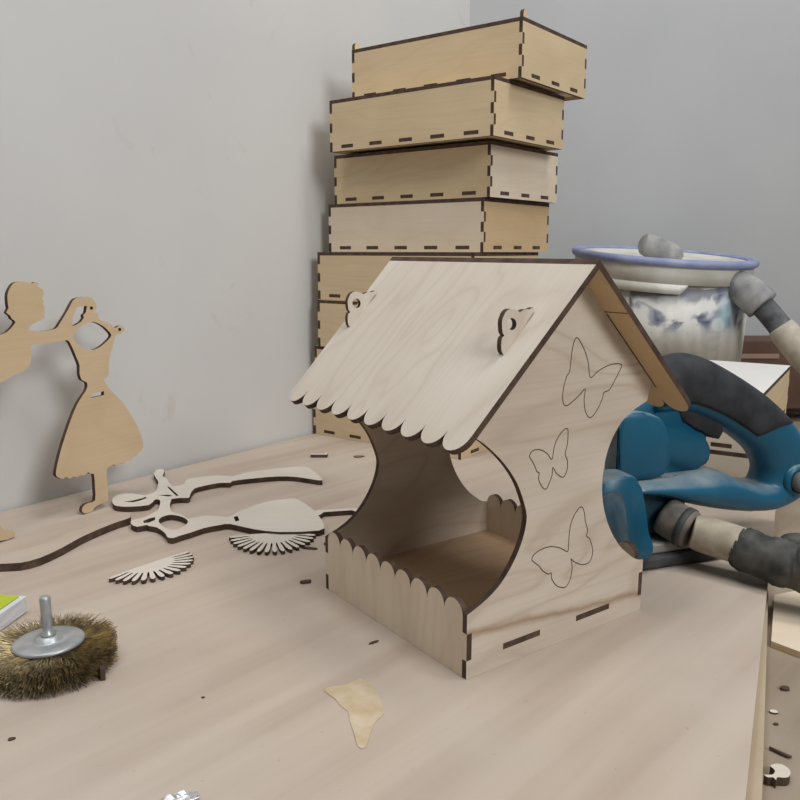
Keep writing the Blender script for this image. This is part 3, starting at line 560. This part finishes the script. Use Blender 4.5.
# ------------------------------------------------------------------ wire brush
WB = empty('wire_brush', (-.2300, .4880, .0)); tag(WB, 'round brass wire brush wheel with a steel shank pointing up', 'brush')
WB.rotation_euler = (R(-1.5), R(-1), 0); WB.location.z = .0128
ZINC = noisy('zinc_plate', srgb(184, 188, 190), srgb(156, 160, 162), 60, .38, .5)
lathe('flange', [(0, .0095), (.0075, .0095), (.0082, .0070), (.0115, .0062), (.0145, .0074), (.0212, .0064), (.0223, .0055), (.0223, .0042), (.009, .0035), (0, .0035)], ZINC, WB, None, 48)
lathe('flange', [(0, -.0085), (.0223, -.0085), (.0223, -.0070), (0, -.0070)], ZINC, WB, None, 48)
lathe('hub', [(0, -.007), (.018, -.007), (.018, .0035), (0, .0035)], mat('hub_steel', srgb(110, 104, 92), .5, .6), WB, None, 32)
lathe('shank', [(0, .0096), (.0046, .0096), (.0046, .0112), (.0031, .0122), (.0031, .0182), (.0035, .0187), (.0035, .0350), (.0027, .0362), (0, .0364)], ZINC, WB, None, 24)
bmv, bmf = [], []
rnd = random.Random(3)
for i in range(5200):
    a = rnd.uniform(0, 2 * math.pi); z = rnd.uniform(-.0066, .0036); L = rnd.uniform(.0385, .0425) if rnd.random() < .9 else rnd.uniform(.032, .0440)
    sp_ = z * .8; tw = rnd.uniform(-.09, .09); cz = rnd.uniform(-.003, .003); pts = []
    for f in (0, .25, .5, .75, 1):
        r = .016 + (L - .016) * f; aa = a + tw * f + rnd.uniform(-.035, .035) * f
        pts.append(Vector((r * math.cos(aa), r * math.sin(aa), z + (sp_ + cz) * f ** 1.2 - .0008 * f + rnd.uniform(-.0012, .0012) * f)))
    t_ = Vector((-math.sin(a), math.cos(a), 0)); b0 = len(bmv)
    for j, p in enumerate(pts):
        w_ = .00017
        bmv += [p + t_ * w_, p - t_ * w_ * .5 + Vector((0, 0, w_)), p - t_ * w_ * .5 - Vector((0, 0, w_))]
        if j:
            o_ = b0 + 3 * j
            for q in range(3): bmf.append((o_ - 3 + q, o_ - 3 + (q + 1) % 3, o_ + (q + 1) % 3, o_ + q))
me = bpy.data.meshes.new('bristles'); me.from_pydata([tuple(v_) for v_ in bmv], [], bmf)
BRASS = noisy('brass_wire', srgb(188, 168, 122), srgb(116, 104, 82), 150, .4, .55, spec=.5); me.materials.append(BRASS)
br = link('bristles', me, WB); tag(br, kind='stuff')
pg = block('wooden_peg', -.0016, -.009, 0, .0016, .006, .0085, BURNT, None, Matrix.Translation((-.1925, .4785, .0002)) @ Matrix.Rotation(R(22), 4, 'Z'), .0004)
tag(pg, 'dark burnt peg poking out beside the wire brush', 'peg')

# ------------------------------------------------------------------ notebook, foil and scraps
NB = empty('notebook', (-.2868, .567, .0002), 0); tag(NB, 'thick notebook with a yellow green cover at the left edge', 'notebook')
pa = Vector((-.2902, .5448)) - Vector((-.2868, .567)); pa.normalize(); pb = Vector((-pa.y, pa.x)) * -1
rzm = frame((0, 0, 0), (pa.x, pa.y, 0), (-pa.y, pa.x, 0))
sg = -1 if (-pa.y) > 0 else 1
PAPER = noisy('paper_edges', srgb(214, 216, 218), srgb(186, 190, 196), 30, .8, stretch=(1, 1, 30))
cvr = mat('green_cover', srgb(176, 190, 52), .45)
y0, y1 = (-.10, .0) if sg < 0 else (0, .10)
block('pages', -.003, y0 - .004 * (sg > 0) , .0004, .09, y1 + .004, .0128, PAPER, NB, rzm, .0006)
block('cover', 0, y0, .0130, .088, y1, .0141, cvr, NB, rzm, .0003)
block('back_cover', 0, y0, 0, .088, y1, .0004, cvr, NB, rzm)
bm = bmesh.new(); bmesh.ops.create_icosphere(bm, subdivisions=3, radius=1); rf = random.Random(5)
for v_ in bm.verts: v_.co = Vector((v_.co.x * .0085, v_.co.y * .0045, max(v_.co.z, -.6) * .0022 + .0014)) * (1 + rf.uniform(-.25, .25)); v_.co.z = max(v_.co.z, 0)
fo_ = bm_obj('foil_scrap', bm, mat('foil', srgb(215, 217, 222), .42, .8), None, Matrix.Translation((-.1090, .3560, .0002)) @ Matrix.Rotation(R(20), 4, 'Z'), False)
tag(fo_, 'crumpled bit of silver foil at the bottom edge of the bench sheet', 'foil')
sc = plate('wood_scrap', [smooth_loop(SKULL, 2)], .0052, WFLAT, None, Matrix.Translation((.2132, .4067, -.0186)))
tag(sc, 'pale rounded plywood scrap with a bite out of it on the lower bench', 'scrap')
sk = tube('splinter', [(-.0035, .006, .0012), (.0035, -.002, .0012), (.0055, -.0025, .0012)], [.0009, .0011, .0006], BURNT, None, Matrix.Translation((.2245, .428, -.0238)), 8, 2)
tag(sk, 'thin dark splinter just above the rounded scrap on the lower bench', 'splinter')
of = plate('plywood_offcut', [[(.3190, .6420), (.3459, .6524), (.46, .60), (.3560, .5000), (.3083, .5318), (.2925, .5434), (.279, .560)]], .005, WBOXB, None, Matrix.Translation((0, 0, -.0188)), EDGE)
tag(of, 'pale plywood offcut under the taped hose beside the sheet edge', 'offcut')
def chip(x, y, z, L, W_, H, rz, label, m=BURNT, cat='chip', nm='wood_chip'):
    rc = random.Random(int(abs(x * 7919 + y * 104729) * 1000)); n = 7
    pts = [(L * math.cos(2 * math.pi * i / n) * rc.uniform(.7, 1.1), W_ * math.sin(2 * math.pi * i / n) * rc.uniform(.7, 1.1)) for i in range(n)]
    o = plate(nm, [pts], H, m, None, Matrix.Translation((x, y, z + H + .0001)) @ Matrix.Rotation(R(rz), 4, 'Z')); tag(o, label, cat); return o
chip(-.0775, .6234, 0, .0055, .0028, .002, 20, 'dark burnt chip between the left fan and the feeder fence')
chip(-.0630, .7102, 0, .0085, .0035, .0022, 10, 'dark jagged chip by the right fan and the back corner of the feeder fence')
chip(-.0830, .7000, 0, .0095, .0022, .0012, -15, 'thin dark sliver just under the right fan')
chip(-.1208, .4505, 0, .0012, .0009, .0006, 0, 'tiny dark speck on the open sheet left of the glue stain')
chip(-.2180, .4075, 0, .0022, .0014, .0009, 30, 'small dark speck at the lower left below the wire brush')
chip(-.0557, 1.0335, 0, .0085, .0045, .0015, 5, 'flat grey oval chip on the sheet in front of the tall stack', mat('grey_chip', srgb(132, 118, 104), .7))
chip(-.0182, .5205, 0, .0045, .0011, .0009, 35, 'thin dark sliver near the feeder fence above the glue stain')
o = plate('bracket_scrap', [[(-.012, -.004), (.010, -.004), (.010, .009), (.0065, .009), (.0065, .001), (-.012, .001)]], .004, WFLAT, None, Matrix.Translation((-.1062, 1.0335, .0043)))
tag(o, 'small L shaped plywood scrap on the sheet near the foot of the tall stack', 'scrap')
o = plate('bracket_scrap', [[(-.036, -.010), (-.030, .004), (.010, .012), (.026, -.006), (.020, -.010), (.006, .004), (-.022, -.002), (-.026, -.012)]], .005, WFLAT, None, Matrix.Translation((-.0560, .7920, .0053)))
tag(o, 'bent plywood scrap lying between the skirt of the flat silhouette and the feeder', 'scrap')
chip(.2617, .5003, -.024, .0035, .0025, .002, 10, 'dark square chip on the lower bench below the plywood offcut')
chip(.2923, .5520, -.024, .003, .002, .0015, 50, 'dark crumb on the lower bench next to the plywood offcut at the right edge')
chip(.2416, .4728, -.024, .0028, .002, .0012, 0, 'pale chip on the lower bench halfway between offcut and splinter', WFLAT)
chip(.2367, .4594, -.024, .0018, .0012, .001, 0, 'tiny dark crumb on the lower bench above the splinter')
